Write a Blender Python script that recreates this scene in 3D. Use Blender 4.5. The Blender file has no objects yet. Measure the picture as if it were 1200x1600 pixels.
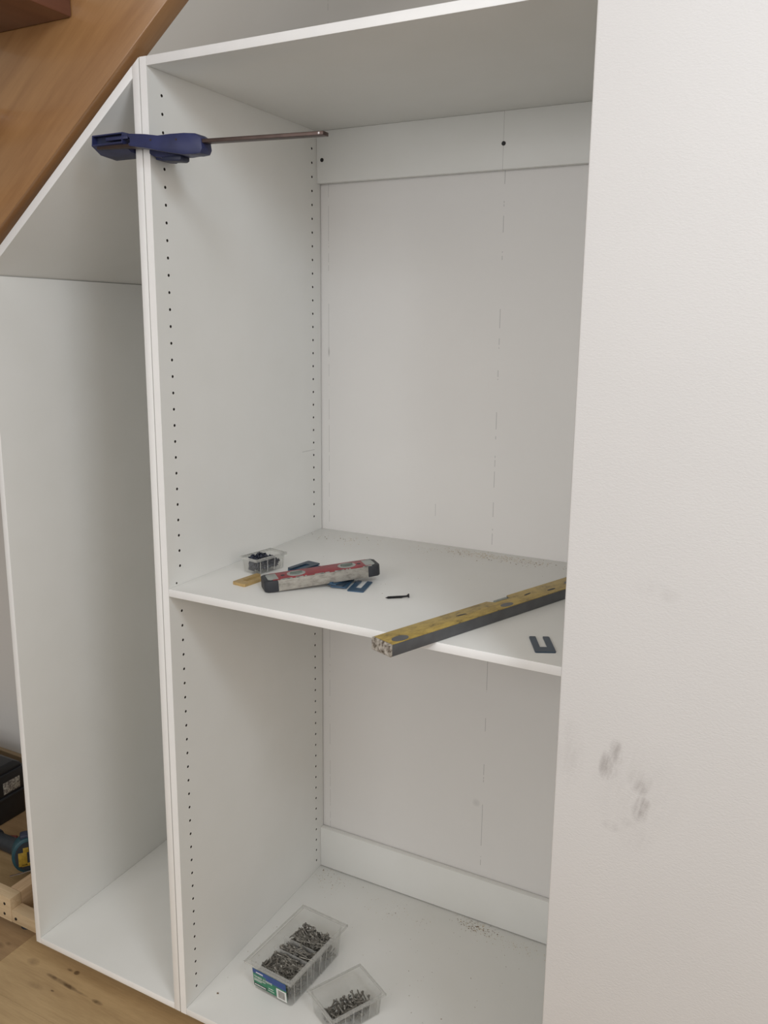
import bpy, bmesh, math, random
from mathutils import Vector, Matrix, Euler
S = bpy.context.scene
COL = S.collection
random.seed(7)
PI = math.pi

# ------------------------------------------------------------------ camera
cam = bpy.data.cameras.new('camera')
cam.sensor_fit = 'AUTO'; cam.sensor_width = 36.0
cam.lens = 1296.9 / 1600 * 36
cam.shift_x = -7.8 / 1600; cam.shift_y = -39.13 / 1600
cam.clip_start = 0.02
co = bpy.data.objects.new('camera', cam); COL.objects.link(co)
co.location = (1.1232, -1.2226, 1.6241)
co.rotation_euler = (1.3765, -0.0108, 0.4757)
S.camera = co

# ------------------------------------------------------------------ world, lights, exposure
w = bpy.data.worlds.new('world'); S.world = w; w.use_nodes = True
bg = w.node_tree.nodes['Background']
bg.inputs[0].default_value = (1.0, 0.985, 0.87, 1); bg.inputs[1].default_value = 0.325

def area(name, loc, target, sx, sy, power, color):
    l = bpy.data.lights.new(name, 'AREA'); l.shape = 'RECTANGLE'; l.size = sx; l.size_y = sy
    l.energy = power; l.color = color
    o = bpy.data.objects.new(name, l); COL.objects.link(o); o.location = loc
    o.rotation_euler = (Vector(target) - Vector(loc)).to_track_quat('-Z', 'Y').to_euler()
    return o
# the room's big window behind the camera, a second window to the right, the daylit ceiling and a ceiling lamp
area('window_light', (0.0, -3.4, 2.1), (0.2, 0.2, 1.2), 2.6, 1.7, 41, (1.0, 0.985, 1.0))
area('side_window_light', (3.6, -2.2, 2.2), (0.0, 0.2, 1.0), 1.6, 1.4, 27, (1.0, 0.90, 0.85))
area('ceiling_bounce_light', (0.8, -1.9, 2.9), (0.8, -1.9, 0.0), 3.0, 2.0, 20, (1.0, 0.91, 0.80))
area('ceiling_lamp_light', (1.75, -1.03, 2.6), (0.0, 0.1, 0.9), 0.4, 0.4, 10, (0.80, 0.9, 1.0))

S.view_settings.view_transform = 'Standard'; S.view_settings.look = 'None'
S.view_settings.gamma = 1.0; S.view_settings.use_curve_mapping = False
S.view_settings.exposure = 0.02

# ------------------------------------------------------------------ material helpers
class NT:
    def __init__(s, name):
        s.m = bpy.data.materials.new(name); s.m.use_nodes = True
        s.t = s.m.node_tree; s.n = s.t.nodes; s.l = s.t.links
        s.b = s.n['Principled BSDF']; s.out = s.n['Material Output']
        s._tc = None
    def coord(s):
        if not s._tc: s._tc = s.n.new('ShaderNodeTexCoord')
        return s._tc.outputs['Object']
    def set(s, sock, v):
        if isinstance(v, bpy.types.NodeSocket): s.l.new(v, sock)
        else: sock.default_value = v
    def math(s, op, a, b=None, c=None):
        n = s.n.new('ShaderNodeMath'); n.operation = op
        s.set(n.inputs[0], a)
        if b is not None: s.set(n.inputs[1], b)
        if c is not None: s.set(n.inputs[2], c)
        return n.outputs[0]
    def sep(s):
        n = s.n.new('ShaderNodeSeparateXYZ'); s.l.new(s.coord(), n.inputs[0]); return n.outputs
    def mapping(s, scale=(1,1,1), rot=(0,0,0), loc=(0,0,0)):
        n = s.n.new('ShaderNodeMapping'); s.l.new(s.coord(), n.inputs[0])
        if any(rot): n.vector_type = 'TEXTURE'; scale = tuple(1 / q for q in scale)
        n.inputs['Scale'].default_value = scale; n.inputs['Rotation'].default_value = rot; n.inputs['Location'].default_value = loc
        return n.outputs[0]
    def noise(s, scale, vec=None, detail=3, rough=.5):
        n = s.n.new('ShaderNodeTexNoise'); n.inputs['Scale'].default_value = scale
        n.inputs['Detail'].default_value = detail; n.inputs['Roughness'].default_value = rough
        s.l.new(vec if vec else s.coord(), n.inputs['Vector']); return n.outputs[0]
    def ramp(s, fac, stops):
        n = s.n.new('ShaderNodeValToRGB'); s.l.new(fac, n.inputs[0]); e = n.color_ramp.elements
        while len(e) < len(stops): e.new(0.5)
        for q, (p, c) in zip(e, stops):
            q.position = p; q.color = (*c, 1) if len(c) == 3 else c
        return n.outputs[0]
    def mix(s, fac, a, b):
        n = s.n.new('ShaderNodeMix'); n.data_type = 'RGBA'
        s.set(n.inputs[0], fac)
        for sock, v in ((n.inputs[6], a), (n.inputs[7], b)):
            s.set(sock, v if isinstance(v, bpy.types.NodeSocket) else (*v, 1))
        return n.outputs[2]
    def bump(s, h, strength, dist=.001):
        n = s.n.new('ShaderNodeBump'); n.inputs['Strength'].default_value = strength; n.inputs['Distance'].default_value = dist
        s.l.new(h, n.inputs['Height']); s.l.new(n.outputs[0], s.b.inputs['Normal'])
    def base(s, c, rough=.5, metal=0.0, spec=.5):
        s.set(s.b.inputs['Base Color'], c if isinstance(c, bpy.types.NodeSocket) else (*c, 1))
        s.set(s.b.inputs['Roughness'], rough); s.b.inputs['Metallic'].default_value = metal
        s.b.inputs['Specular IOR Level'].default_value = spec
        return s
    def blob(s, c, r, rotz=0.0):        # soft 3D ellipsoid mask, 1 at the centre
        xyz = s.sep()
        acc = None
        for k in range(3):
            if r[k] is None: continue
            d = s.math('DIVIDE', s.math('SUBTRACT', xyz[k], c[k]), r[k]); d = s.math('MULTIPLY', d, d)
            acc = d if acc is None else s.math('ADD', acc, d)
        return s.math('MAXIMUM', s.math('SUBTRACT', 1.0, acc), 0.0)
    def band(s, axis, lo, hi):
        x = s.sep()[axis]
        return s.math('MULTIPLY', s.math('GREATER_THAN', x, lo), s.math('LESS_THAN', x, hi))

def plain(name, c, rough=.5, metal=0., spec=.5, var=.12, nscale=60, bump=0.):
    t = NT(name)
    n = t.noise(nscale)
    t.base(t.ramp(n, [(.3, tuple(x * (1 - var) for x in c)), (.7, tuple(min(1, x * (1 + var)) for x in c))]), rough, metal, spec)
    if bump: t.bump(n, bump)
    return t.m

M = {}
def melamine(name, pencil=None):
    t = NT(name)
    col = t.ramp(t.noise(9, detail=4), [(.3, (.765, .765, .74)), (.7, (.785, .785, .765))])
    if pencil:
        for (ax, lo, hi, zlo, zhi, dens) in pencil:
            m = t.math('MULTIPLY', t.band(ax, lo, hi), t.band(2, zlo, zhi))
            m = t.math('MULTIPLY', m, t.math('GREATER_THAN', t.noise(14, t.mapping((.02, .02, 1)), 2), dens))
            col = t.mix(t.math('MULTIPLY', m, .55), col, (.16, .16, .17))
    t.base(col, .42, 0, .4)
    t.bump(t.noise(900, detail=2), .12, .0004)
    return t.m
M['edge'] = plain('white_edge_band', (.92, .91, .90), .4, var=.015, nscale=30)
M['mel'] = melamine('white_melamine')
M['mel_rail'] = melamine('white_melamine_pencilled', [(0, .4717, .4724, .0, 9, .2)])
# side panel with two faint scratches near the shelf
t = NT('white_melamine_scratched')
col = t.ramp(t.noise(9, detail=4), [(.3, (.765, .765, .74)), (.7, (.785, .785, .765))])
y, z = t.sep()[1], t.sep()[2]
for (y0, y1, z0, sl) in ((.205, .262, 1.2132, -.02), (.372, .44, 1.2137, -.02)):
    d = t.math('ABSOLUTE', t.math('SUBTRACT', z, t.math('ADD', z0, t.math('MULTIPLY', t.math('SUBTRACT', y, y0), sl))))
    m = t.math('MULTIPLY', t.math('LESS_THAN', d, .0011), t.band(1, y0, y1))
    col = t.mix(t.math('MULTIPLY', m, .35), col, (.3, .3, .3))
t.base(col, .42, 0, .4); t.bump(t.noise(900, detail=2), .12, .0004)
M['mel_side'] = t.m
M['hole'] = plain('drilled_chipboard', (.045, .038, .032), .9, spec=.1)

def wallpaint(name, c, smudge=False, pencil=False):
    t = NT(name)
    col = t.ramp(t.noise(3.0, detail=3), [(.35, tuple(x * .975 for x in c)), (.65, c)])
    if pencil:
        dash = t.noise(26, t.mapping((.02, .02, 1)), 3)
        a = t.math('MULTIPLY', t.band(0, .4712, .4728), t.math('GREATER_THAN', dash, .5))
        b = t.math('MULTIPLY', t.band(0, .0214, .0226), t.math('GREATER_THAN', dash, .46))
        c2 = t.math('MULTIPLY', t.math('MULTIPLY', t.band(0, .323, .3243), t.band(2, 1.165, 1.195)), 1.0)
        m = t.math('MINIMUM', t.math('ADD', t.math('ADD', t.math('MULTIPLY', a, .42), t.math('MULTIPLY', b, .35)), t.math('MULTIPLY', c2, .35)), .55)
        col = t.mix(m, col, (.2, .2, .21))
        sc = t.blob((.02, None, 1.548), (.003, None, .012)) if False else t.blob((.022, .587, 1.553), (.0028, .05, .014))
        col = t.mix(t.math('MULTIPLY', sc, .5), col, (.2, .19, .18))
        sc2 = t.blob((.455, .587, .432), (.012, .05, .012))
        col = t.mix(t.math('MULTIPLY', sc2, .18), col, (.2, .19, .18))
    if smudge:
        nz = t.noise(90, t.mapping((1.6, 1, .35), (0, .25, 0)), 4, .6)
        grain = t.math('MULTIPLY', t.math('MAXIMUM', t.math('SUBTRACT', nz, .28), 0.0), 2.2)
        acc = None
        for (cx, cz, rx, rz, a) in ((.909, 1.012, .012, .026, .95), (.921, 1.034, .012, .024, .72), (.9155, 1.008, .012, .016, .7),
                                    (.958, .993, .013, .016, .75), (.957, 1.000, .022, .024, .35),
                                    (.963, .969, .012, .013, .85), (.959, .956, .014, .022, .65), (.961, .9505, .008, .006, .55),
                                    (.942, .934, .02, .010, .25), (.925, .922, .02, .010, .25), (.955, .917, .03, .03, .12),
                                    (.975, 1.276, .018, .012, .16), (.95, 1.282, .03, .015, .08), (.855, 1.02, .025, .06, .16), (.95, .985, .07, .085, .10)):
            b = t.math('MULTIPLY', t.blob((cx, -.12, cz), (rx, .03, rz)), a)
            acc = b if acc is None else t.math('MAXIMUM', acc, b)
        m = t.math('MINIMUM', t.math('MULTIPLY', acc, grain), .52)
        col = t.mix(m, col, (.30, .27, .26))
    t.base(col, .62, 0, .3)
    h = t.noise(330, t.mapping((.8, .8, 1.5)), 3, .55)
    t.bump(h, .28 if smudge else .15, .0012)
    return t.m
M['wall_r'] = wallpaint('wall_paint_smudged', (.735, .715, .705), smudge=True)
M['wall_b'] = wallpaint('wall_paint_pencilled', (.775, .76, .745), pencil=True)

def wood(name, dark, light, scale=(2.2, 26, 26), rot=(0, 0, 0), rough=.4, coat=0., knots=0., spec=.5):
    t = NT(name)
    mp = t.mapping(scale, rot)
    n = t.noise(2.2, mp, 6, .6)
    f = t.noise(9.0, mp, 4, .7)
    h = t.math('ADD', t.math('MULTIPLY', n, .7), t.math('MULTIPLY', f, .3))
    col = t.ramp(h, [(.3, dark), (.68, light)])
    if knots:
        k = t.noise(5, t.mapping((1, 2.2, 2.2), rot), 3, .6)
        col = t.mix(t.math('MULTIPLY', t.math('MAXIMUM', t.math('SUBTRACT', k, .6), 0.0), knots), col, tuple(x * .35 for x in dark))
    t.base(col, rough, 0, spec)
    if coat:
        t.b.inputs['Coat Weight'].default_value = coat; t.b.inputs['Coat Roughness'].default_value = .12
    t.bump(h, .12, .0006)
    return t.m
ANG = math.atan(.762)
M['stair'] = wood('varnished_stair_timber', (.30, .145, .055), (.44, .235, .095), (1.2, 12, 12), (0, -ANG, 0), .3, .6)
M['tread'] = wood('dark_red_tread_timber', (.13, .05, .032), (.22, .088, .055), (14, 1.5, 14), (0, 0, 0), .35, .3)
M['pine'] = wood('raw_pine', (.50, .36, .21), (.66, .51, .33), (2.2, 34, 34), (0, 0, 0), .7)
M['pine_y'] = wood('raw_pine_across', (.40, .27, .155), (.56, .40, .25), (34, 2.2, 34), (0, 0, 0), .7)
M['skirt'] = wood('unpainted_skirting', (.32, .23, .14), (.45, .34, .22), (2.2, 30, 30), (0, 0, 0), .6)

def plank_mat(i, d, l):
    t = NT('laminate_plank_%d' % i)
    mp = t.mapping((1.3, 11, 11), loc=(i * 3.7, i * 1.9, 0))
    n = t.noise(2.4, mp, 6, .62); f = t.noise(8, t.mapping((3, 30, 30), loc=(i, 0, 0)), 3, .6)
    h = t.math('ADD', t.math('MULTIPLY', n, .75), t.math('MULTIPLY', f, .25))
    col = t.ramp(h, [(.3, d), (.66, l)])
    # dark knots and cracks of the printed oak
    nz = t.noise(70, None, 3)
    for (cx, cy, rx, ry, a) in ((-.415, .0085, .055, .0065, .6), (-.380, .0062, .026, .006, .95), (-.450, .011, .02, .005, .6), (-.402, .0474, .010, .0075, 1.2),
                                (-.425, .046, .012, .004, .5), (-.286, .004, .020, .006, .75), (-.410, -.022, .007, .003, 1.0), (-.53, .022, .022, .012, .4), (-.345, .005, .03, .004, .4),
                                (-.46, -.03, .03, .01, .22), (-.66, .02, .022, .012, .5), (-.64, .035, .012, .006, .5)):
        b = t.math('MULTIPLY', t.blob((cx, cy, 0), (rx, ry, .1)), a)
        col = t.mix(t.math('MINIMUM', t.math('MULTIPLY', b, t.math('MULTIPLY', nz, 1.9)), .8), col, (.10, .058, .03))
    t.base(col, .45, 0, .4); t.bump(h, .06, .0005)
    return t.m
M['plank'] = [plank_mat(0, (.40, .272, .140), (.58, .415, .225)), plank_mat(1, (.27, .172, .09), (.41, .275, .15)), plank_mat(2, (.35, .235, .122), (.51, .36, .195))]
M['subfloor'] = plain('dark_joint', (.05, .035, .025), .9)

M['blue'] = plain('blue_plastic_worn', (.024, .030, .098), .45, var=.25, nscale=25)
M['navy'] = plain('navy_plastic', (.018, .024, .06), .5)
M['bar'] = plain('brown_oxidised_steel', (.085, .058, .05), .42, .7)
M['black'] = plain('black_rubber', (.022, .024, .03), .55)
M['toolbox'] = plain('black_box_plastic', (.016, .018, .022), .4)
M['red'] = plain('red_paint', (.26, .022, .032), .4, var=.25)
t = NT('worn_aluminium'); n = t.noise(55, t.mapping((1, 1, 2)), 5, .65)
t.base(t.ramp(n, [(.35, (.22, .205, .18)), (.5, (.33, .31, .275)), (.72, (.40, .38, .34))]), .55, .2); M['alu'] = t.m
M['grey'] = plain('grey_aluminium', (.115, .118, .125), .42, .4, var=.1, nscale=40)
M['vial'] = plain('vial_surround_grey', (.30, .32, .30), .35)
M['vialgreen'] = plain('vial_green', (.13, .155, .135), .15)
M['white'] = plain('white_print', (.75, .75, .73), .5, var=.04)
M['dot'] = plain('dark_print', (.035, .035, .04), .6)
t = NT('yellow_scratched'); n = t.noise(60, t.mapping((.6, 1.4, 1)), 5, .7)
c = t.ramp(n, [(.34, (.12, .085, .03)), (.41, (.33, .23, .055)), (.6, (.47, .335, .085))])
t.base(c, .45); M['yellow'] = t.m
t = NT('dirty_endcap'); n = t.noise(140, None, 4, .6)
t.base(t.ramp(n, [(.38, (.10, .075, .055)), (.52, (.42, .38, .33)), (.7, (.55, .51, .46))]), .6); M['cap'] = t.m
M['shim_blue'] = plain('blue_shim_plastic', (.035, .085, .15), .4)
M['shim_navy'] = plain('slate_shim_plastic', (.032, .055, .085), .4)
M['shim_tan'] = plain('tan_shim_plastic', (.42, .29, .12), .45)
M['screw_black'] = plain('black_phosphate_screw', (.012, .012, .014), .45, .3)
M['screw_blue'] = plain('blue_black_screw', (.03, .036, .058), .42, .4, var=.5, nscale=200)
M['screw_grey'] = plain('grey_zinc_screw', (.20, .19, .17), .4, .5, var=.5, nscale=160)
M['teal'] = plain('teal_tool_plastic', (.018, .075, .10), .42)
M['tooldark'] = plain('charcoal_tool_plastic', (.03, .036, .045), .5)
M['sticker'] = plain('yellow_sticker', (.38, .25, .03), .5, var=.2, nscale=120)
M['steel'] = plain('bright_wire_steel', (.62, .60, .60), .25, 1.0)
M['redcap'] = plain('dull_red_plastic', (.22, .05, .05), .5)
M['green'] = plain('label_green', (.025, .19, .10), .4, var=.3)
M['labelblue'] = plain('label_blue', (.02, .06, .24), .4)
M['barcode'] = plain('barcode_grey', (.22, .20, .18), .5)
M['dust'] = plain('tan_sawdust', (.50, .40, .26), .9)
M['chip'] = plain('brown_chips', (.20, .13, .075), .9)
t = NT('toolbox_label'); n = t.noise(130, None, 3, .7)
t.base(t.ramp(n, [(.38, (.09, .08, .08)), (.5, (.33, .31, .28)), (.66, (.55, .54, .48))]), .5); M['tlabel'] = t.m

def clear(name, tint, haze):
    t = NT(name)
    for k in list(t.n):
        if k != t.out: t.n.remove(k)
    tr = t.n.new('ShaderNodeBsdfTransparent'); tr.inputs[0].default_value = (*tint, 1)
    gl = t.n.new('ShaderNodeBsdfGlossy'); gl.inputs['Roughness'].default_value = .12; gl.inputs[0].default_value = (1, 1, 1, 1)
    df = t.n.new('ShaderNodeBsdfDiffuse'); df.inputs[0].default_value = (.72, .72, .70, 1)
    lw = t.n.new('ShaderNodeLayerWeight'); lw.inputs[0].default_value = .5
    pw = t.n.new('ShaderNodeMath'); pw.operation = 'POWER'; pw.inputs[1].default_value = 4.0; t.l.new(lw.outputs['Facing'], pw.inputs[0])
    fr = t.n.new('ShaderNodeMath'); fr.operation = 'MULTIPLY_ADD'; fr.inputs[1].default_value = .5; fr.inputs[2].default_value = .03; t.l.new(pw.outputs[0], fr.inputs[0])
    a = t.n.new('ShaderNodeMixShader'); b = t.n.new('ShaderNodeMixShader')
    a.inputs[0].default_value = haze
    t.l.new(tr.outputs[0], a.inputs[1]); t.l.new(df.outputs[0], a.inputs[2])
    t.l.new(fr.outputs[0], b.inputs[0]); t.l.new(a.outputs[0], b.inputs[1]); t.l.new(gl.outputs[0], b.inputs[2])
    t.l.new(b.outputs[0], t.out.inputs[0])
    return t.m
M['clear'] = clear('clear_plastic', (.97, .97, .965), .035)
M['clear_rim'] = clear('clear_plastic_rim', (.93, .93, .92), .26)
M['clear_rib'] = clear('clear_plastic_rib', (.93, .93, .92), .28)

# ------------------------------------------------------------------ mesh helpers
class MB:
    def __init__(s): s.b = bmesh.new(); s.mats = []
    def mi(s, key):
        if key is None: return 0
        m = M[key] if isinstance(key, str) else key
        if m not in s.mats: s.mats.append(m)
        return s.mats.index(m)
    def _add(s, verts, faces, mat=None, M4=None):
        vs = [s.b.verts.new((M4 @ Vector(v)) if M4 else v) for v in verts]
        k = s.mi(mat); out = []
        for f in faces:
            try:
                q = s.b.faces.new([vs[i] for i in f]); q.material_index = k; out.append(q)
            except ValueError: pass
        return out
    def box(s, lo, hi, bev=0., mat=None, M4=None, seg=2):
        x0, y0, z0 = lo; x1, y1, z1 = hi
        v = [(x0,y0,z0),(x1,y0,z0),(x1,y1,z0),(x0,y1,z0),(x0,y0,z1),(x1,y0,z1),(x1,y1,z1),(x0,y1,z1)]
        f = [(0,3,2,1),(4,5,6,7),(0,1,5,4),(1,2,6,5),(2,3,7,6),(3,0,4,7)]
        fs = s._add(v, f, mat, M4)
        if bev:
            es = list({e for q in fs for e in q.edges})
            bmesh.ops.bevel(s.b, geom=es, offset=bev, segments=seg, affect='EDGES', profile=.5, clamp_overlap=True)
        return fs
    def prism(s, poly, a, b, axis=1, bev=0., mat=None, M4=None, seg=2):
        # poly in the two other axes (in order), extruded from a to b along axis
        def p3(p, t):
            q = [0, 0, 0]; o = [k for k in range(3) if k != axis]
            q[o[0]], q[o[1]] = p; q[axis] = t; return tuple(q)
        n = len(poly)
        v = [p3(p, a) for p in poly] + [p3(p, b) for p in poly]
        f = [tuple(range(n)), tuple(range(2*n-1, n-1, -1))] + [(i, i+n, (i+1) % n + n, (i+1) % n) for i in range(n)]
        fs = s._add(v, f, mat, M4)
        bmesh.ops.recalc_face_normals(s.b, faces=fs)
        if bev:
            es = list({e for q in fs for e in q.edges})
            bmesh.ops.bevel(s.b, geom=es, offset=bev, segments=seg, affect='EDGES', profile=.5, clamp_overlap=True)
        return fs
    def cyl(s, p0, p1, r0, r1=None, n=12, mat=None, caps=True):
        r1 = r0 if r1 is None else r1
        p0, p1 = Vector(p0), Vector(p1); d = (p1 - p0).normalized()
        u = d.orthogonal().normalized(); w_ = d.cross(u)
        ring = lambda p, r: [p + (u * math.cos(2*PI*i/n) + w_ * math.sin(2*PI*i/n)) * r for i in range(n)]
        v = ring(p0, r0) + ring(p1, r1)
        f = [(i, (i+1) % n, (i+1) % n + n, i + n) for i in range(n)]
        if caps: f += [tuple(range(n-1, -1, -1)), tuple(range(n, 2*n))]
        return s._add(v, f, mat)
    def tube(s, pts, r, n=8, mat=None):
        pts = [Vector(p) for p in pts]; rings = []; u = None
        for i, p in enumerate(pts):
            d = (pts[min(i+1, len(pts)-1)] - pts[max(i-1, 0)]).normalized()
            u = d.orthogonal().normalized() if u is None else (u - d * u.dot(d)).normalized()
            w_ = d.cross(u); rings.append([p + (u*math.cos(2*PI*k/n) + w_*math.sin(2*PI*k/n)) * r for k in range(n)])
        v = [q for g in rings for q in g]; f = []
        for i in range(len(rings)-1):
            f += [(i*n+k, i*n+(k+1) % n, (i+1)*n+(k+1) % n, (i+1)*n+k) for k in range(n)]
        f += [tuple(range(n-1, -1, -1)), tuple(range((len(rings)-1)*n, len(rings)*n))]
        return s._add(v, f, mat)
    def build(s, name, mat=None, parent=None, origin=None, smooth=True):
        me = bpy.data.meshes.new(name)
        if origin is not None: bmesh.ops.translate(s.b, verts=s.b.verts, vec=-Vector(origin))
        bmesh.ops.recalc_face_normals(s.b, faces=s.b.faces) if False else None
        s.b.to_mesh(me); s.b.free()
        if mat is not None: me.materials.append(M[mat] if isinstance(mat, str) else mat)
        for m in s.mats: me.materials.append(m)
        if smooth:
            me.polygons.foreach_set('use_smooth', [True] * len(me.polygons)); me.set_sharp_from_angle(angle=math.radians(32))
        o = bpy.data.objects.new(name, me); COL.objects.link(o)
        if parent: o.parent = parent
        return o

def tag(o, label=None, cat=None, group=None, kind=None):
    for k, v in (('label', label), ('category', cat), ('group', group), ('kind', kind)):
        if v: o[k] = v
    return o
def empty(name, loc=(0, 0, 0), rot=(0, 0, 0), **kw):
    o = bpy.data.objects.new(name, None); COL.objects.link(o); o.empty_display_size = .05
    o.location = loc; o.rotation_euler = rot; tag(o, **kw); return o
def box(name, lo, hi, mat, parent=None, bev=0., origin=None):
    m = MB(); m.box(lo, hi, bev); return m.build(name, mat, parent, origin)

# ------------------------------------------------------------------ the setting
ZB = .0954            # underside of the cabinets
YW = .587             # back wall
tag(box('floor', (-4.2, -3.6, -.04), (3.6, YW, -.0115), 'subfloor'), kind='structure')
fl = bpy.data.objects['floor']
PW = .19
k = 0
for r in range(-5, 4):
    y0 = -.0885 + r * PW; y1 = min(y0 + PW, YW)
    seams = [-2.4, -.607, 1.2] if r == 0 else [-3.1 + .37 * (r % 4), -1.35 + .41 * (r % 3), .3 + .33 * (r % 4)]
    if r == 1: seams = [-2.0, -1.02, 1.5]
    xs = [-4.2] + seams + [3.6]
    for i in range(len(xs) - 1):
        m = MB(); m.box((xs[i] + .0002, y0 + .0002, -.0115), (xs[i+1] - .0002, y1 - .0002, 0), .0004, seg=1)
        kk = (0 if i == 2 else 1) if r == 0 else ((k + r) % 3 if r != -1 else (2 if i % 2 else 0))
        m.build('plank', M['plank'][kk], fl); k += 1
tag(box('wall_back', (-4.2, YW, -.0115), (3.6, YW + .1, 2.75), 'wall_b'), kind='structure')
m = MB(); m.box((.8367, -.12, -.0115), (3.6, YW, 2.75), .0035)
tag(m.build('wall_right', 'wall_r'), kind='structure')
tag(box('baseboard_back', (-4.2, YW - .018, 0), (-.49, YW, .119), 'skirt', bev=.004), kind='structure')

# ------------------------------------------------------------------ plinth frame the cabinets stand on
pl = empty('plinth_frame', (-.67, .09, 0), label='raw pine plinth frame on the floor under the cabinets', cat='frame')
O = pl.location
rl = MB(); rl.box((-1.6, .0735, .0254), (-.672, .108, ZB), .0015); rl = rl.build('front_rail', 'pine', pl, O)
rl2 = MB(); rl2.box((-.6715, .0745, .0254), (.80, .108, .0625), .0015); rl2 = rl2.build('low_front_rail', 'pine', pl, O)
for i, x in enumerate((-.713,)):
    m = MB(); m.box((x, .1085, .0254), (x + .0405, .43, ZB), .0015); m.build('joist', 'pine_y', pl, O)
for x in (-.45, -.05, .4, .75):
    m = MB(); m.box((x, .1085, .0254), (x + .035, .43, ZB - .0003), .0015); m.build('joist', 'pine_y', pl, O)
m = MB(); m.box((-.712, .4305, .0254), (.80, .465, ZB - .0003), .0015); m.build('back_rail', 'pine', pl, O)
for (x, z, par) in ((-.6955, .0738, rl), (-.6985, .0425, rl), (-.655, .0412, rl2)):
    m = MB(); m.cyl((x, .0731, z), (x, .0745, z), .0042, .0042, 16, 'hole'); m.cyl((x, .0729, z), (x, .0733, z), .0032, .0022, 12, 'screw_black')
    m.build('screw', None, par, O)
for x, y in ((-.652, .11), (-1.1, .10), (-.3, .10), (.1, .10), (.55, .10), (-.65, .43), (.1, .43), (.6, .43)):
    m = MB(); m.cyl((x, y, 0), (x, y, .007), .02, .018, 16); m.cyl((x, y, .007), (x, y, .0254), .008, .008, 10)
    m.build('levelling_foot', 'black', pl, O)

# ------------------------------------------------------------------ main open cabinet
TH = .016
Ht, Zt, Zs, Zb = 2.0883, 2.0723, 1.0946, .1114   # top, top underside, shelf top, bottom panel top
DEP = .5840
def perforated(x0, x1, z0, z1, rows, cols):
    """panel x0..x1 thick whose face at x1 carries rows of real shelf-pin holes"""
    m = MB(); b = m.b
    k0 = m.mi('mel_side'); kh = m.mi('hole')
    m._add([(x0,0,z0),(x1,0,z0),(x1,0,z1),(x0,0,z1)], [(0,1,2,3)], 'mel_side')
    m._add([(x0,DEP,z0),(x1,DEP,z0),(x1,DEP,z1),(x0,DEP,z1)], [(3,2,1,0)], 'mel_side')
    m._add([(x0,0,z0),(x0,0,z1),(x0,DEP,z1),(x0,DEP,z0)], [(0,1,2,3)], 'mel_side')
    m._add([(x0,0,z1),(x1,0,z1),(x1,DEP,z1),(x0,DEP,z1)], [(0,1,2,3)], 'mel_side')
    m._add([(x0,0,z0),(x1,0,z0),(x1,DEP,z0),(x0,DEP,z0)], [(3,2,1,0)], 'mel_side')
    hw = .008
    ys = [0]
    for c in cols: ys += [c - hw, c + hw]
    ys.append(DEP)
    zc = sorted({z1, z0} | {q for z in rows for q in (z - hw, z + hw)})
    n = 12; R = .0029
    for i in range(len(ys) - 1):
        hole_col = i % 2 == 1
        if not hole_col:
            m._add([(x1,ys[i],z0),(x1,ys[i+1],z0),(x1,ys[i+1],z1),(x1,ys[i],z1)], [(0,1,2,3)], 'mel_side'); continue
        yc = (ys[i] + ys[i+1]) / 2
        for j in range(len(zc) - 1):
            zm = (zc[j] + zc[j+1]) / 2
            is_hole = any(abs(zm - z) < .002 for z in rows) and abs(zc[j+1] - zc[j] - 2 * hw) < .001
            if not is_hole:
                m._add([(x1,ys[i],zc[j]),(x1,ys[i+1],zc[j]),(x1,ys[i+1],zc[j+1]),(x1,ys[i],zc[j+1])], [(0,1,2,3)], 'mel_side'); continue
            sq, ci, dp = [], [], []
            for q in range(n):
                a = 2 * PI * q / n + PI / 4; ca, sa = math.cos(a), math.sin(a); s_ = hw / max(abs(ca), abs(sa))
                sq.append((x1, yc + ca * s_, zm + sa * s_)); ci.append((x1, yc + ca * R, zm + sa * R)); dp.append((x1 - .011, yc + ca * R, zm + sa * R))
            f1 = [(q, (q+1) % n, n + (q+1) % n, n + q) for q in range(n)]
            m._add(sq + ci, f1, 'mel_side')
            m._add(ci + dp, f1 + [tuple(range(2*n-1, n-1, -1))], 'hole')
    bmesh.ops.remove_doubles(b, verts=b.verts, dist=1e-5)
    bmesh.ops.recalc_face_normals(b, faces=b.faces)
    return m
cb = empty('open_cabinet', (.41, .29, ZB), label='tall white melamine open cabinet with one fixed shelf and rows of pin holes', cat='cabinet')
O = cb.location
rows = [2.03 - .032 * i for i in range(29)] + [1.0375 - .032 * i for i in range(29)]
m = perforated(-TH, 0, ZB, Ht, rows, (.0366, .5475))
# fixing screw head just above the shelf
m.cyl((-.001, .0243, 1.1003), (.0003, .0243, 1.1003), .0026, .0022, 10, 'hole')
m.build('side_panel', None, cb, O)
XR = .8352
box('side_panel', (XR - TH, 0, ZB), (XR, DEP, Ht), 'mel', cb, .0006, O)
box('top_panel', (.0002, 0, Zt), (XR - TH - .0002, DEP, Ht), 'mel', cb, .0006, O)
box('bottom_panel', (.0002, 0, ZB), (XR - TH - .0002, DEP, Zb), 'mel', cb, .0006, O)
box('fixed_shelf', (.0002, .0002, Zs - TH), (XR - TH - .0002, .5862, Zs), 'mel', cb, .0006, O)
ru = box('back_rail', (.0004, .5691, 1.9537), (XR - TH - .0004, DEP, Zt - .0002), 'mel_rail', cb, .0006, (0, 0, 0))
ru.location = -O
box('back_rail', (.0004, .5691, Zb + .0020), (XR - TH - .0004, DEP, .2315), 'mel', cb, .0006, O)
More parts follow.
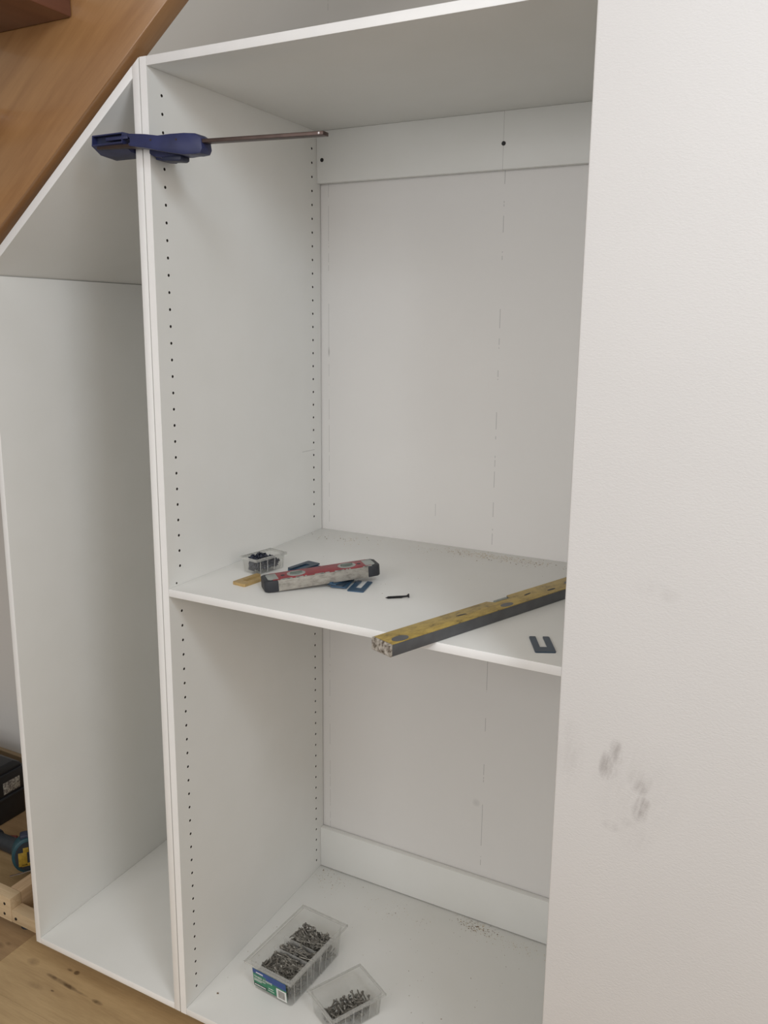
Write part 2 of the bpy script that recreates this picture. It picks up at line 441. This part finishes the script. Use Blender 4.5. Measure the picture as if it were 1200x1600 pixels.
for x, z in ((.015, 2.0065), (.4725, 2.0064)):
    m = MB(); m.cyl((x, .5685, z), (x, .5702, z), .0047, .0047, 18, 'hole'); m.cyl((x, .5683, z), (x, .5686, z), .0034, .002, 12, 'screw_black')
    s_ = m.build('screw', None, ru)

# ------------------------------------------------------------------ sloped cabinet under the stringer
XL, XM = -.4822, -.0183
def roofz(x): return 2.103 + .779 * x
sc = empty('sloped_cabinet', (-.25, .29, ZB), label='narrow white open cabinet with sloping top, tucked under the stair stringer', cat='cabinet')
O = sc.location
RV = .0215
m = MB(); m.prism([(XM - TH, ZB), (XM, ZB), (XM, roofz(XM) - .0005), (XM - TH, roofz(XM - TH) - .0005)], 0, DEP, 1, .0005); m.build('side_panel', 'mel', sc, O)
m = MB(); m.prism([(XL, ZB), (XL + TH, ZB), (XL + TH, roofz(XL + TH) - RV - .0026), (XL, roofz(XL) - RV - .0026)], 0, DEP, 1, .0005); m.build('side_panel', 'mel', sc, O)
x1 = XM - TH - .0003
m = MB(); m.prism([(XL, roofz(XL) - RV), (x1, roofz(x1) - RV), (x1, roofz(x1)), (XL, roofz(XL))], 0, DEP, 1, .0005); m.build('sloping_top', 'mel', sc, O)
box('bottom_panel', (XL + TH + .0002, .0, ZB), (x1, DEP, Zb), 'mel', sc, .0006, O)
box('back_panel', (XL + TH + .0004, .5695, Zb + .0003), (x1 - .0002, DEP, 1.70), 'mel', sc, .0006, O)

def edge_band(root):
    for o in root.children:
        me = o.data
        fr = [p for p in me.polygons if p.normal.y < -.9 and (p.center.y + root.location.y) < .002]
        if fr:
            me.materials.append(M['edge'])
            for p in fr: p.material_index = len(me.materials) - 1
edge_band(cb); edge_band(sc)

# ------------------------------------------------------------------ staircase
st = empty('staircase', (-1.6, -.1, 0), label='varnished brown timber stair stringer with treads running up above the cabinets', cat='staircase')
O = st.location
SL = .762
def und(x): return 2.1165 + SL * x
m = MB(); xa, xb = -2.70, 1.30
m.prism([(xa, und(xa)), (xb, und(xb)), (xb, und(xb) + .47), (xa, und(xa) + .47)], -.012, .03, 1, .0025); m.build('stringer', 'stair', st, O)
for i in range(-7, 6):
    xc, zc = -.1630 + i * .228, 2.170 + i * .172
    m = MB(); m.box((xc - .27, -.95, zc), (xc, -.0123, zc + .042), .004); m.build('tread', 'tread', st, O)

# ------------------------------------------------------------------ bar clamp on the divider
cl = empty('bar_clamp', (-.017, -.02, 1.93), label='blue plastic bar clamp gripping the two cabinet side panels together', cat='clamp')
O = cl.location
m = MB(); T = Matrix.Translation((.1375, -.02, 1.9285)) @ Matrix.Rotation(.034, 4, 'Y')
m.box((-.24, -.0085, -.003), (.2495, .0085, .003), .0006, M4=T); m.build('bar', 'bar', cl, O)
m = MB(); m.cyl((.379, -.0288, 1.9203), (.379, -.0111, 1.9203), .0018, .0018, 8); m.build('stop_pin', 'steel', cl, O)
# moving body
poly = [(-.026, 1.9535), (-.0178, 1.9535), (.015, 1.950), (.0463, 1.9449), (.075, 1.9452), (.1056, 1.9441), (.1309, 1.9412), (.1425, 1.934), (.1453, 1.916),
        (.141, 1.9085), (.128, 1.9075), (.102, 1.9090), (.0654, 1.9155), (.0154, 1.9266), (-.0212, 1.9328), (-.0235, 1.938), (-.0190, 1.9385), (-.0190, 1.9456), (-.026, 1.9506)]
body = MB(); body.prism(poly, -.031, -.0035, 1, .0018); body = body.build('moving_body', 'blue', cl, O)
poly = [(.0015, 1.9440), (.0463, 1.9420), (.100, 1.9425), (.110, 1.940), (.1180, 1.934), (.1185, 1.922), (.114, 1.9125), (.09, 1.911), (.065, 1.9125), (.03, 1.9135), (.012, 1.9165), (.0015, 1.9215)]
m = MB(); m.prism(poly, -.0045, .014, 1, .0025); m.build('grip', 'blue', cl, O)
m = MB(); m.prism([(.0012, 1.941), (.018, 1.941), (.026, 1.935), (.026, 1.918), (.018, 1.9125), (.0012, 1.9145)], .012, .052, 1, .002); m.build('moving_jaw', 'blue', cl, O)
m = MB(); m.prism([(.036, 1.9135), (.082, 1.9125), (.0815, 1.9052), (.0765, 1.9030), (.041, 1.9060)], -.012, .012, 1, .0016); m.build('trigger', 'navy', cl, O)
for x, z in ((.031, 1.9385), (.089, 1.9345)):
    m = MB(); m.cyl((x, -.0316, z), (x, -.0308, z), .0018, .0018, 10); m.build('rivet', 'bar', cl, O)
# fixed jaw with a hollow front
m = MB()
prof = [(-.029, 1.9580), (-.031, 1.9395), (-.010, 1.9270), (.030, 1.9240), (.046, 1.929), (.046, 1.9480), (.010, 1.9590)]
fs = m.prism(prof, -.1120, -.0362, 0)
front = [f for f in fs if abs(f.calc_center_median().y + .03) < .002][0]
bmesh.ops.inset_region(m.b, faces=[front], thickness=.0032, depth=0)
inner = front
r_ = bmesh.ops.extrude_discrete_faces(m.b, faces=[inner])
nf = r_['faces'][0]; nf.material_index = m.mi('blue')
bmesh.ops.translate(m.b, verts=nf.verts, vec=(0, .011, 0))
m.mats = [M['blue'], M['navy']]
nf.material_index = 1
m.build('fixed_jaw', None, cl, O)
m = MB(); m.box((-.0364, .006, 1.925), (-.0346, .044, 1.950), .0008); m.build('jaw_pad', 'navy', cl, O)
m = MB(); m.box((.0003, .016, 1.916), (.0014, .050, 1.939), .0004); m.build('jaw_pad', 'navy', cl, O)
m = MB(); m.box((-.078, -.0300, 1.9455), (-.024, -.0245, 1.9515), .001); m.build('jaw_tongue', 'blue', cl, O)

# ------------------------------------------------------------------ screws
def screw_into(m, p, d, L, mat=None, n=6, head=.0039, sh=.0017):
    p, d = Vector(p), Vector(d).normalized()
    m.cyl(p, p + d * L * .84, sh, sh, n, mat, False)
    m.cyl(p + d * L * .84, p + d * L, sh, .0003, n, mat, False)
    m.cyl(p - d * .0003, p + d * .0034, head, sh, 8, mat, True)
def screw_pile(name, N, lo, hi, L, mat, label, loc, rotz, axis='y', spread=.5, hump=None, walls=()):
    m = MB(); rnd = random.Random(hash(name + label) % 1 + N)
    for i in range(N):
        for _ in range(30):
            d = Vector((rnd.gauss(0, spread), rnd.gauss(0, spread), rnd.gauss(0, .22)))
            d[rnd.choice([{'x': 0, 'y': 1, 'z': 2}[q] for q in axis])] += rnd.choice((-1, 1))
            d.normalize()
            c = Vector([rnd.uniform(lo[k], hi[k]) for k in range(3)])
            if hump:
                c.z = lo[2] + (hump(c.x, c.y) - lo[2]) * math.sqrt(rnd.random())
            a, e = c - d * L / 2, c + d * L / 2
            top = (hump(c.x, c.y) if hump else hi[2]) + .003
            if any((a.y - q) * (e.y - q) < 0 or min(abs(a.y - q), abs(e.y - q)) < .0045 for q in walls): continue
            if all(lo[k] - .001 <= q[k] <= hi[k] + .001 for q in (a, e) for k in (0, 1)) and min(a.z, e.z) > lo[2] and max(a.z, e.z) < top + .003:
                screw_into(m, a, d, L, None, 6); break
    o = m.build(name, mat); o.location = loc; o.rotation_euler = (0, 0, rotz)
    return tag(o, label, 'screws', kind='stuff')
ls = empty('loose_screw', (.4287, .1729, Zs), (0, 0, .642), label='single black countersunk screw lying loose on the shelf', cat='screw')
m = MB(); m.cyl((-.0235, 0, .0022), (-.018, 0, .0022), .0004, .0021, 10); m.cyl((-.018, 0, .0023), (.012, 0, .0030), .0021, .0021, 10)
for i in range(14):
    x = -.0185 + i * .0021
    m.cyl((x, 0, .0025), (x + .0009, 0, .0025), .0029, .0021, 10)
m.cyl((.012, 0, .0031), (.0205, 0, .0036), .0019, .0019, 10); m.build('shank', 'screw_black', ls)
m = MB(); m.cyl((.0198, 0, .0040), (.0232, 0, .0043), .0019, .0043, 16); m.cyl((.0232, 0, .0043), (.0238, 0, .0043), .0043, .0041, 16); m.build('head', 'screw_black', ls)

# ------------------------------------------------------------------ clear tubs
def tub(name, loc, rotz, bw, bl, tw, tl, h, label, flange=.008, ribs=8, dividers=None, feet=False):
    """tapered clear tub; width along x, length along y, front face towards -y"""
    t = empty(name, loc, (0, 0, rotz), label=label, cat='tub')
    th = .0011
    def ring(w_, l_, z): return [(-w_/2, -l_/2, z), (w_/2, -l_/2, z), (w_/2, l_/2, z), (-w_/2, l_/2, z)]
    m = MB()
    v = ring(bw, bl, .0008) + ring(tw, tl, h) + ring(bw - 2*th, bl - 2*th, .002) + ring(tw - 2*th, tl - 2*th, h)
    f = [(3,2,1,0), (8,9,10,11)]
    for i in range(4):
        j = (i+1) % 4
        f += [(i, j, 4+j, 4+i), (8+j, 8+i, 12+i, 12+j), (4+i, 4+j, 12+j, 12+i)]
    fs = m._add(v, f)
    es = [e for e in m.b.edges if abs(e.verts[0].co.z - e.verts[1].co.z) > h * .5]
    bmesh.ops.bevel(m.b, geom=es, offset=min(.004, th * 3), segments=3, affect='EDGES')
    m.build('body', 'clear', t)
    m = MB(); fo, fi = flange, .0006
    for (x0, x1_, y0, y1) in ((-tw/2 - fo, tw/2 + fo, -tl/2 - fo, -tl/2 - fi + .001), (-tw/2 - fo, tw/2 + fo, tl/2 + fi - .001, tl/2 + fo),
                              (-tw/2 - fo, -tw/2 + .0004, -tl/2, tl/2), (tw/2 - .0004, tw/2 + fo, -tl/2, tl/2)):
        m.box((x0, y0, h - .0016), (x1_, y1, h), .0004, seg=1)
    for (x0, x1_, y0, y1) in ((-tw/2 - fo, tw/2 + fo, -tl/2 - fo, -tl/2 - fo + .0014), (-tw/2 - fo, tw/2 + fo, tl/2 + fo - .0014, tl/2 + fo),
                              (-tw/2 - fo, -tw/2 - fo + .0014, -tl/2 - fo, tl/2 + fo), (tw/2 + fo - .0014, tw/2 + fo, -tl/2 - fo, tl/2 + fo)):
        m.box((x0, y0, h - .006), (x1_, y1, h - .0005), .0003, seg=1)
    m.build('rim', 'clear_rim', t)
    for i in range(ribs):
        u = (i + .5) / ribs - .5
        m = MB(); d = .0012
        for z0, z1, k0, k1 in ((.003, h - .002, 0, 1),):
            wb, wt = bw / 2 + .0002, tw / 2 + .0002 - (tw - bw) * .01
            yb, yt = u * bl, u * tl
            m._add([(wb, yb - d, z0), (wb + d, yb, z0), (wb, yb + d, z0), (wt, yt - d, z1), (wt + d, yt, z1), (wt, yt + d, z1)],
                   [(0,1,4,3), (1,2,5,4), (2,1,0), (3,4,5), (2,0,3,5)])
        m.build('rib', 'clear_rib', t, smooth=False)
    if dividers:
        zt_, zz = dividers[0], .0025
        f_ = zt_ / h; W = bw + (tw - bw) * f_ - .003; Lh = bl + (tl - bl) * f_ - .003
        for (y0, y1, x0, x1_) in dividers[1]:
            m = MB(); m.box((x0 * W / 2, y0 * Lh / 2 - .0007, zz), (x1_ * W / 2, y0 * Lh / 2 + .0007, zt_), 0) if y1 is None else m.box((x0 * W / 2 - .0007, y0 * Lh / 2, zz), (x0 * W / 2 + .0007, y1 * Lh / 2, zt_), 0)
            m.build('divider', 'clear_rib', t)
    return t
# large tub of grey screws with a green and blue label
TB = (.1595, .2103, Zb)
RZ = -.075
BH = .078
big = tub('screw_tub', TB, RZ, .108, .188, .118, .205, BH, 'large clear tub of grey screws with a green and blue label, on the cabinet floor', .009, 8,
          (.055, [(-.18, None, -1, 1), (.2, None, -1, 1), (-.18, .2, .0, .0)]))
screw_pile('screws', 1000, (-.0475, -.0885, .004), (.0475, .0885, .052), .036, 'screw_grey',
           'grey countersunk screws filling the large labelled tub', (TB[0], TB[1], Zb + .0008), RZ, 'xy', .5,
           lambda x, y: (.051 + .03 * x) + .005 * math.sin(38 * x + 1) * math.cos(31 * y), (-.0176, .0195))
# label on the front face (tilted with the tapered wall)
fa = math.atan((.205 - .188) / 2 / BH)
LM = Matrix.Translation((0, -.094 - .0002 - .0010, -.0085)) @ Matrix.Rotation(fa, 4, 'X')
lab = MB(); lab.box((-.050, -.0006, .022), (.046, -.0002, .071), 0, M4=LM); lab = lab.build('label', 'green', big)
m = MB(); m.box((-.050, -.0009, .059), (.046, -.0006, .071), 0, M4=LM); m.box((-.012, -.0009, .052), (.046, -.0006, .0592), 0, M4=LM); m.build('blue_band', 'labelblue', lab)
m = MB(); m.box((-.049, -.0009, .0235), (-.012, -.0006, .0305), 0, M4=LM); m.build('black_strip', 'dot', lab)
m = MB(); m.box((.017, -.0010, .0195), (.0455, -.0007, .0475), 0, M4=LM); bc = m.build('barcode_panel', 'white', lab)
m = MB(); rnd = random.Random(3); x = .0215
while x < .0405:
    w_ = rnd.choice((.0005, .0009, .0013)); m.box((x, -.0012, .0235), (x + w_, -.0010, .0440), 0, M4=LM); x += w_ + rnd.choice((.0005, .0008))
m.build('barcode_line', 'barcode', lab)
def text(body, size, M4, mat, parent, name='lettering'):
    c = bpy.data.curves.new(name, 'FONT'); c.body = body; c.size = size; c.extrude = .0001; c.resolution_u = 2
    o = bpy.data.objects.new(name, c); COL.objects.link(o)
    dg = bpy.context.evaluated_depsgraph_get(); me = bpy.data.meshes.new_from_object(o.evaluated_get(dg))
    bpy.data.objects.remove(o)
    me.transform(M4); me.materials.append(M[mat]); q = bpy.data.objects.new(name, me); COL.objects.link(q); q.parent = parent; return q
RX = Matrix.Rotation(PI / 2, 4, 'X')
text('TIMBER SCREWS', .0082, LM @ Matrix.Translation((-.0475, -.0011, .0475)) @ RX @ Matrix.Scale(.88, 4, (1, 0, 0)), 'white', lab)
m = MB(); rnd = random.Random(5)
def scribble(x0, x1_, z, hh):
    x = x0
    while x < x1_:
        w_ = rnd.uniform(.0012, .003); m.box((x, -.0012, z), (min(x + w_, x1_), -.0009, z + hh), 0, M4=LM); x += w_ + .0008
scribble(-.04, -.02, .0615, .0035); scribble(-.0475, -.014, .0425, .002); scribble(-.0475, -.026, .0385, .002); scribble(-.047, -.015, .0255, .003); scribble(-.006, .008, .034, .0018); scribble(-.008, .01, .028, .0018)
m.build('small_print', 'white', lab)

# small tub with a few screws in front of it
TS = (.3232, .1585, Zb); RS = -.488
def place_small(): pass
sm = tub('screw_tub', TS, RS, .090, .122, .096, .130, .054, 'small clear tub nearly empty of screws, beside the large labelled tub', .006, 6,
         (.03, [(.1, None, -1, 1)]) if False else None)
screw_pile('screws', 110, (-.038, -.054, .004), (.038, .054, .03), .030, 'screw_grey', 'few grey screws heaped along one side of the small tub on the cabinet floor',
           (TS[0], TS[1], Zb + .0008), RS, 'xy', .5, lambda x, y: .006 + .030 * max(0, min(1, (x + .015) / .045)))
# tub on the shelf
TC = (.0885, .2030, Zs); RC = -.20
tc = tub('screw_tub', TC, RC, .044, .080, .048, .086, .036, 'small clear tub of dark blue screws on the shelf by the side panel', .002, 4)
screw_pile('screws', 340, (-.0158, -.0345, .004), (.0158, .0345, .03), .020, 'screw_blue', 'dark blue screws standing in the small tub on the shelf',
           (TC[0], TC[1], Zs + .0008), RC, 'zzy', .35, lambda x, y: .031 - .02 * max(0, (y - .0) / .037))

# ------------------------------------------------------------------ horseshoe shims
def shim(name, loc, rot, mat, label, th=.0024, group=None, W=.0345, L=.069, slot=.0125, bar=.021):
    """closed end towards -y, slot opening towards +y"""
    h, s2 = W / 2, slot / 2
    poly = [(-h + .002, -L/2), (h - .002, -L/2), (h, -L/2 + .002), (h, L/2 - .002), (h - .002, L/2), (s2 + .0005, L/2), (s2, L/2 - .001), (s2, -L/2 + bar), (-s2, -L/2 + bar), (-s2, L/2 - .001), (-s2 - .0005, L/2), (-h + .002, L/2), (-h, L/2 - .002), (-h, -L/2 + .002)]
    m = MB(); m.prism(poly, 0, th, 2)
    o = m.build(name, mat, smooth=False); o.location = loc; o.rotation_euler = rot
    return tag(o, label, 'shim', group)
shim('horseshoe_shim', (.7525, .0742, Zs), (0, 0, .46), 'shim_navy', 'lone slate blue horseshoe shim on the shelf below the yellow level')
shim('horseshoe_shim', (.1140, .1208, Zs), (0, 0, -.13), 'shim_tan', 'thick tan horseshoe shim on the shelf in front of the small tub', th=.0062, W=.034, L=.072, slot=.0115, bar=.019)
G1 = 'blue shims fanned behind the red level'
lb = ['topmost', 'second from the top', 'second from the bottom', 'bottom']
for i, (dx, dy, a) in enumerate(((.016, -.014, -.20), (.011, -.002, -.05), (.004, -.006, -.12), (-.002, 0, .04))):
    shim('horseshoe_shim', (.170 + dx, .240 + dy, Zs + i * .0031), (0, 0, PI - .19 + a), 'shim_navy' if i % 2 else 'shim_blue',
         '%s blue shim in the fanned pile behind the red level' % lb[3 - i], group=G1)
G2 = 'blue shims fanned under the red level'
shim('horseshoe_shim', (.3300, .2000, Zs), (0, 0, .22), 'shim_blue', 'flat blue horseshoe shim sticking out under the right end of the red level')
nm = ['lowest', 'second lowest', 'third lowest', 'middle', 'third highest', 'second highest', 'highest']
for i in range(7):
    shim('horseshoe_shim', (.290 - .006 * i + (.003 if i % 2 else 0), .1995 + .0005 * i, Zs + .0025 + i * .0025), (0, 0, .25 - .17 * i), 'shim_navy' if i % 3 == 1 else 'shim_blue',
         '%s blue shim of the stack propping up the red level' % nm[i], group=G2)

# ------------------------------------------------------------------ red torpedo level, right end propped on the shims
RLx, RLy = .2545, .1665
rl_ = empty('torpedo_level', (.1885, .0690, Zs + .0006), (0, 0, 0), label='short red torpedo level with black end caps, propped on blue shims', cat='level')
L = .243; W = .052; H = .0240
yaw = math.radians(46.5)
rl_.rotation_euler = Euler((0, -.064, yaw), 'XYZ')
# local: x along the level, y across, z up; origin at the lower front-left corner
m = MB(); m.box((.024, 0, .0004), (L - .024, W, H - .001), .001); m.build('body', 'alu', rl_)
m = MB(); m.box((.018, .003, H - .0011), (L - .018, W - .003, H + .0002), .0004)
face = m.build('face', 'red', rl_)
m = MB(); rnd = random.Random(11)
for i in range(22):
    x = rnd.uniform(.03, L - .03); m.box((x, .0015, H - .0012), (x + rnd.uniform(.003, .012), .0032 + rnd.random() * .0014, H + .0004), 0)
m.build('worn_edge', 'vial', face)['kind'] = 'stuff'
for x0, sgn in ((0, 1), (L, -1)):
    pts = [(0, .008), (.006, .001), (.028, -.001), (.028, W + .001), (.006, W - .001), (0, W - .008)]
    m = MB(); m.prism([(x0 + sgn * px, py) for px, py in pts], -.0002, H - .0006, 2, .0022); m.build('end_cap', 'black', rl_)
    m = MB()
    pts = [(.009, .012), (.014, .008), (.030, .008), (.030, W - .008), (.014, W - .008), (.009, W - .012)]
    m.prism([(x0 + sgn * px, py) for px, py in pts], H - .0008, H + .0005, 2, .0003); m.build('cap_plate', 'vial', rl_)
for x in (.070, L - .066):
    m = MB(); n = 28
    c = [(x + math.cos(2*PI*i/n) * .019, W/2 + math.sin(2*PI*i/n) * .0165) for i in range(n)]
    m.prism(c, H - .0004, H + .0008, 2); v = m.build('vial_window', 'vial', rl_)
    m = MB(); c = [(x + math.cos(2*PI*i/n) * .0125, W/2 + math.sin(2*PI*i/n) * .0075) for i in range(n)]
    m.prism(c, H + .0007, H + .0010, 2); m.cyl((x - .012, W/2, H + .001), (x + .012, W/2, H + .001), .0035, .0035, 10); m.build('vial', 'vialgreen', v)
for x in (.042, L - .040):
    m = MB(); m.cyl((x, W/2, H), (x, W/2, H + .0006), .0045, .004, 14); m.build('screw', 'dot', rl_)

# ------------------------------------------------------------------ yellow box level across the shelf edge
yl = empty('box_level', (.5526, -.0976, Zs + .0004), (0, 0, math.atan2(.4222, .1671)), label='scuffed yellow box level hanging over the front edge of the shelf', cat='level')
L = .60; W = .0475; H = .0215        # local x along, y to the left (away from the camera)
NX0, NX1, ND = .285, .333, .014
m = MB()
poly = [(.004, 0), (L - .004, 0), (L - .004, W), (NX1 + .004, W), (NX1 - .004, W - ND), (NX0 + .004, W - ND), (NX0 - .006, W), (.004, W)]
m.prism(poly, .0002, H - .0012, 2, .0006); m.build('box_section', 'grey', yl)
def inset(pl_, d):
    return [(max(.0045, min(L - .0045, x)), min(max(y, d), W - d) if y > W - .001 or y < .001 else y) for x, y in pl_]
m = MB(); m.prism(inset(poly, .0008), H - .0013, H, 2, .0003); yf = m.build('top_face', 'yellow', yl)
m = MB(); m.box((NX0 + .003, W - ND - .0005, .004), (NX1 - .003, W - .004, H - .003), .001); m.build('vial_block', 'alu', yl)
m = MB(); m.cyl((NX0 + .008, W - .009, H - .002), (NX1 - .008, W - .009, H - .002), .0035, .0035, 10); m.build('vial', 'vial', yl)
def oval(x, y, rx, ry, rot=0., name='hand_hole', mat='grey'):
    c = []
    for i in range(24):
        a = 2 * PI * i / 24; px, py = math.cos(a) * rx, math.sin(a) * ry
        c.append((x + px * math.cos(rot) - py * math.sin(rot), y + px * math.sin(rot) + py * math.cos(rot)))
    m = MB(); m.prism(c, H - .0002, H + .0003, 2); m.build(name, mat, yl)
oval(.032, .0125, .017, .010); oval(.296, .011, .016, .0075); oval(.50, .02, .016, .009)
oval(.190, .026, .012, .0022, -.1, 'scratch', 'dot'); oval(.373, .026, .011, .0022, .1, 'scratch', 'dot'); oval(.432, .015, .012, .003, 0, 'scratch', 'dot')
for x in (0, L - .0042):
    m = MB(); m.box((x, 0, 0), (x + .0042, W, H), .0008); c_ = m.build('end_cap', 'cap', yl)
    xo = x - .0006 if x == 0 else x + .0042
    m = MB()
    m.box((xo, .002, .002), (xo + .0008, W - .002, .0045)); m.box((xo, .002, H - .0045), (xo + .0008, W - .002, H - .002))
    for yy in (.002, .012, .019, .026, .036, W - .005): m.box((xo, yy, .004), (xo + .0008, yy + .0028, H - .004))
    m.build('rib', 'cap', c_)

# ------------------------------------------------------------------ black toolbox, cordless tool on the floor to the left
tb = empty('toolbox', (-1.30, .425, 0), label='black plastic toolbox with a printed label, on the floor by the skirting', cat='toolbox')
O = tb.location
X1 = -1.11
m = MB(); m.prism([(.30, .0005), (.478, .0005), (.478, .093), (.30, .093)], -1.50, X1, 0, .004); m.build('base', 'toolbox', tb, O)
m = MB(); m.box((-1.505, .295, .091), (X1 + .004, .482, .170), .006); lid = m.build('lid', 'toolbox', tb, O)
m = MB(); m.prism([(.30, .168), (.476, .168), (.470, .186), (.445, .203), (.33, .206), (.305, .186)], -1.495, X1 + .001, 0, .004); m.build('raised_top', 'toolbox', tb, O)
m = MB(); m.box((-1.51, .29, .084), (X1 + .008, .486, .0925), .002); m.box((-1.507, .293, .1655), (X1 + .0065, .484, .1705), .0015); m.build('lip', 'black', tb, O)
m = MB(); m.box((X1 + .0035, .398, .1015), (X1 + .0050, .461, .1415), .0003); m.build('label', 'tlabel', tb, O)
m = MB(); m.tube([(-1.42, .39, .205), (-1.42, .39, .226), (-1.40, .39, .236), (-1.22, .39, .236), (-1.20, .39, .226), (-1.20, .39, .205)], .008, 10); m.build('handle', 'toolbox', tb, O)

ct = empty('cordless_tool', (-.825, .26, 0), label='teal cordless power tool with a yellow sticker, lying on the floor beside the cabinet', cat='power tool')
O = ct.location
# gear head: rounded body facing the camera, sticker on its face
AX = Vector((.78, -.60, .17)).normalized()
cen = Vector((-.818, .25, .069))
Q = AX.to_track_quat('Z', 'Y').to_matrix().to_4x4()
def disc(m, r, a, b, sx=1., sy=1., n=32, mat=None):
    c = [(math.cos(2*PI*i/n) * r * sx, math.sin(2*PI*i/n) * r * sy) for i in range(n)]
    m.prism(c, a, b, 2, .006 if b - a > .02 else .0, mat, Matrix.Translation(cen) @ Q)
m = MB(); disc(m, .051, -.05, .0, .86, 1.0); m.build('housing', 'teal', ct, O)
m = MB(); disc(m, .041, -.001, .005, .86, 1.0); m.build('face_plate', 'tooldark', ct, O)
def up_frame():
    z = AX; x = Vector((0, 0, 1)).cross(z).normalized(); y = z.cross(x)
    T = Matrix((x, y, z)).transposed().to_4x4(); T.translation = cen; return T
UF = up_frame()
m = MB(); m.box((-.026, -.026, .0045), (-.002, .014, .0062), .0006, M4=UF); m.box((-.018, -.028, .0045), (.022, -.019, .0062), .0006, M4=UF); m.box((-.012, .013, .0045), (.003, .027, .0062), .0006, M4=UF)
m.build('sticker', 'sticker', ct, O)
m = MB(); m.box((.006, -.016, .0045), (.024, .016, .0066), .0006, M4=UF); m.build('sticker_panel', 'tooldark', ct, O)
m = MB(); m.box((-.018, .040, -.045), (.03, .060, -.008), .006, M4=UF); m.build('switch', 'navy', ct, O)
m = MB()
d = Vector((-1, .10, -.12)).normalized(); p0 = cen + Vector((-.035, .02, -.008))
m.cyl(p0, p0 + d * .022, .034, .030, 20); m.cyl(p0 + d * .022, p0 + d * .16, .024, .022, 20); m.build('grip', 'tooldark', ct, O)
m = MB(); m.cyl(p0 + d * .155, p0 + d * .19, .029, .029, 20); m.build('battery', 'tooldark', ct, O)
# bent wire belt hook
hk = [(-.052, -.056, .002), (-.02, -.054, .006), (.010, -.052, .008), (.020, -.056, .008), (.022, -.066, .009), (.012, -.075, .010), (-.008, -.080, .010), (-.022, -.082, .010)]
m = MB(); m.tube([UF @ (Vector(p) + Vector((0, .010, .004))) for p in hk], .0024, 8)
hk = [(.020, -.054, .002), (.032, -.058, .004), (.045, -.054, .004), (.050, -.062, .006), (.046, -.074, .006), (.03, -.080, .006)]
m.tube([UF @ (Vector(p) + Vector((0, .010, .004))) for p in hk], .0024, 8)
hko = m.build('belt_hook', 'steel', ct, O)
lowest = min((hko.matrix_world @ v.co).z + O.z for v in hko.data.vertices) if False else None

rc = empty('plastic_piece', (-1.045, .325, 0), (0, 0, .5), label='dull red plastic piece lying on the floor behind the grip of the teal tool', cat='plastic piece')
m = MB(); m.cyl((-.05, 0, .0095), (.02, 0, .0095), .0095, .0095, 16); m.build('barrel', 'redcap', rc)
m = MB(); m.cyl((.02, 0, .0095), (.055, 0, .0095), .0088, .0075, 16); m.build('cap', 'redcap', rc)

# ------------------------------------------------------------------ sawdust
def dust(name, label, z, clumps, seed):
    m = MB(); rnd = random.Random(seed)
    for (cx, cy, sx, sy, n, s0, s1, mat) in clumps:
        for i in range(n):
            x = rnd.gauss(cx, sx); y = min(rnd.gauss(cy, sy), .566 if z < .5 else .584); r = rnd.uniform(s0, s1)
            if x < .004 or x > .80 or y < .01: continue
            a = rnd.random() * 6.28; st_ = rnd.uniform(.4, 1)
            v = [(x + r * math.cos(a), y + r * math.sin(a), z + .00005), (x - r * math.sin(a) * st_, y + r * math.cos(a) * st_, z + .00005),
                 (x - r * math.cos(a), y - r * math.sin(a), z + .00005), (x + rnd.uniform(-.3, .3) * r, y, z + r * rnd.uniform(.5, 1.1))]
            m._add(v, [(2,1,0), (0,1,3), (1,2,3), (2,0,3)], mat)
    o = m.build(name, None, smooth=False)
    return tag(o, label, 'sawdust', kind='stuff')
dust('sawdust', 'tan sawdust crumbs along the back edge of the shelf', Zs, [
    (.44, .548, .05, .012, 220, .0006, .0014, 'dust'), (.55, .545, .05, .012, 170, .0006, .0015, 'dust'), (.12, .52, .04, .02, 40, .0007, .0016, 'dust'), (.10, .51, .05, .02, 18, .001, .002, 'chip'),
    (.32, .52, .12, .025, 50, .0006, .0013, 'dust'), (.45, .53, .06, .02, 16, .001, .0022, 'chip'), (.6, .53, .06, .018, 26, .001, .002, 'chip'), (.4, .3, .2, .12, 25, .0005, .001, 'chip')], 4)
dust('sawdust', 'tan sawdust and wood chips on the floor of the cabinet', Zb, [
    (.48, .545, .03, .012, 70, .0008, .0020, 'dust'), (.48, .545, .03, .012, 80, .0009, .0022, 'chip'), (.60, .532, .05, .012, 100, .0006, .0015, 'dust'), (.05, .52, .03, .022, 90, .0006, .0015, 'dust'), (.05, .53, .03, .02, 26, .0008, .0018, 'chip'),
    (.28, .50, .06, .02, 50, .0006, .0014, 'dust'), (.28, .50, .05, .02, 14, .001, .002, 'chip'), (.45, .40, .15, .09, 60, .0006, .0014, 'chip'), (.05, .18, .02, .08, 14, .0008, .0016, 'chip'), (.0344, .0672, .0005, .0005, 2, .003, .004, 'chip'), (.485, .549, .002, .002, 3, .002, .0035, 'chip'), (.018, .556, .003, .002, 3, .002, .003, 'chip'), (.55, .2, .1, .08, 20, .0006, .002, 'chip')], 9)
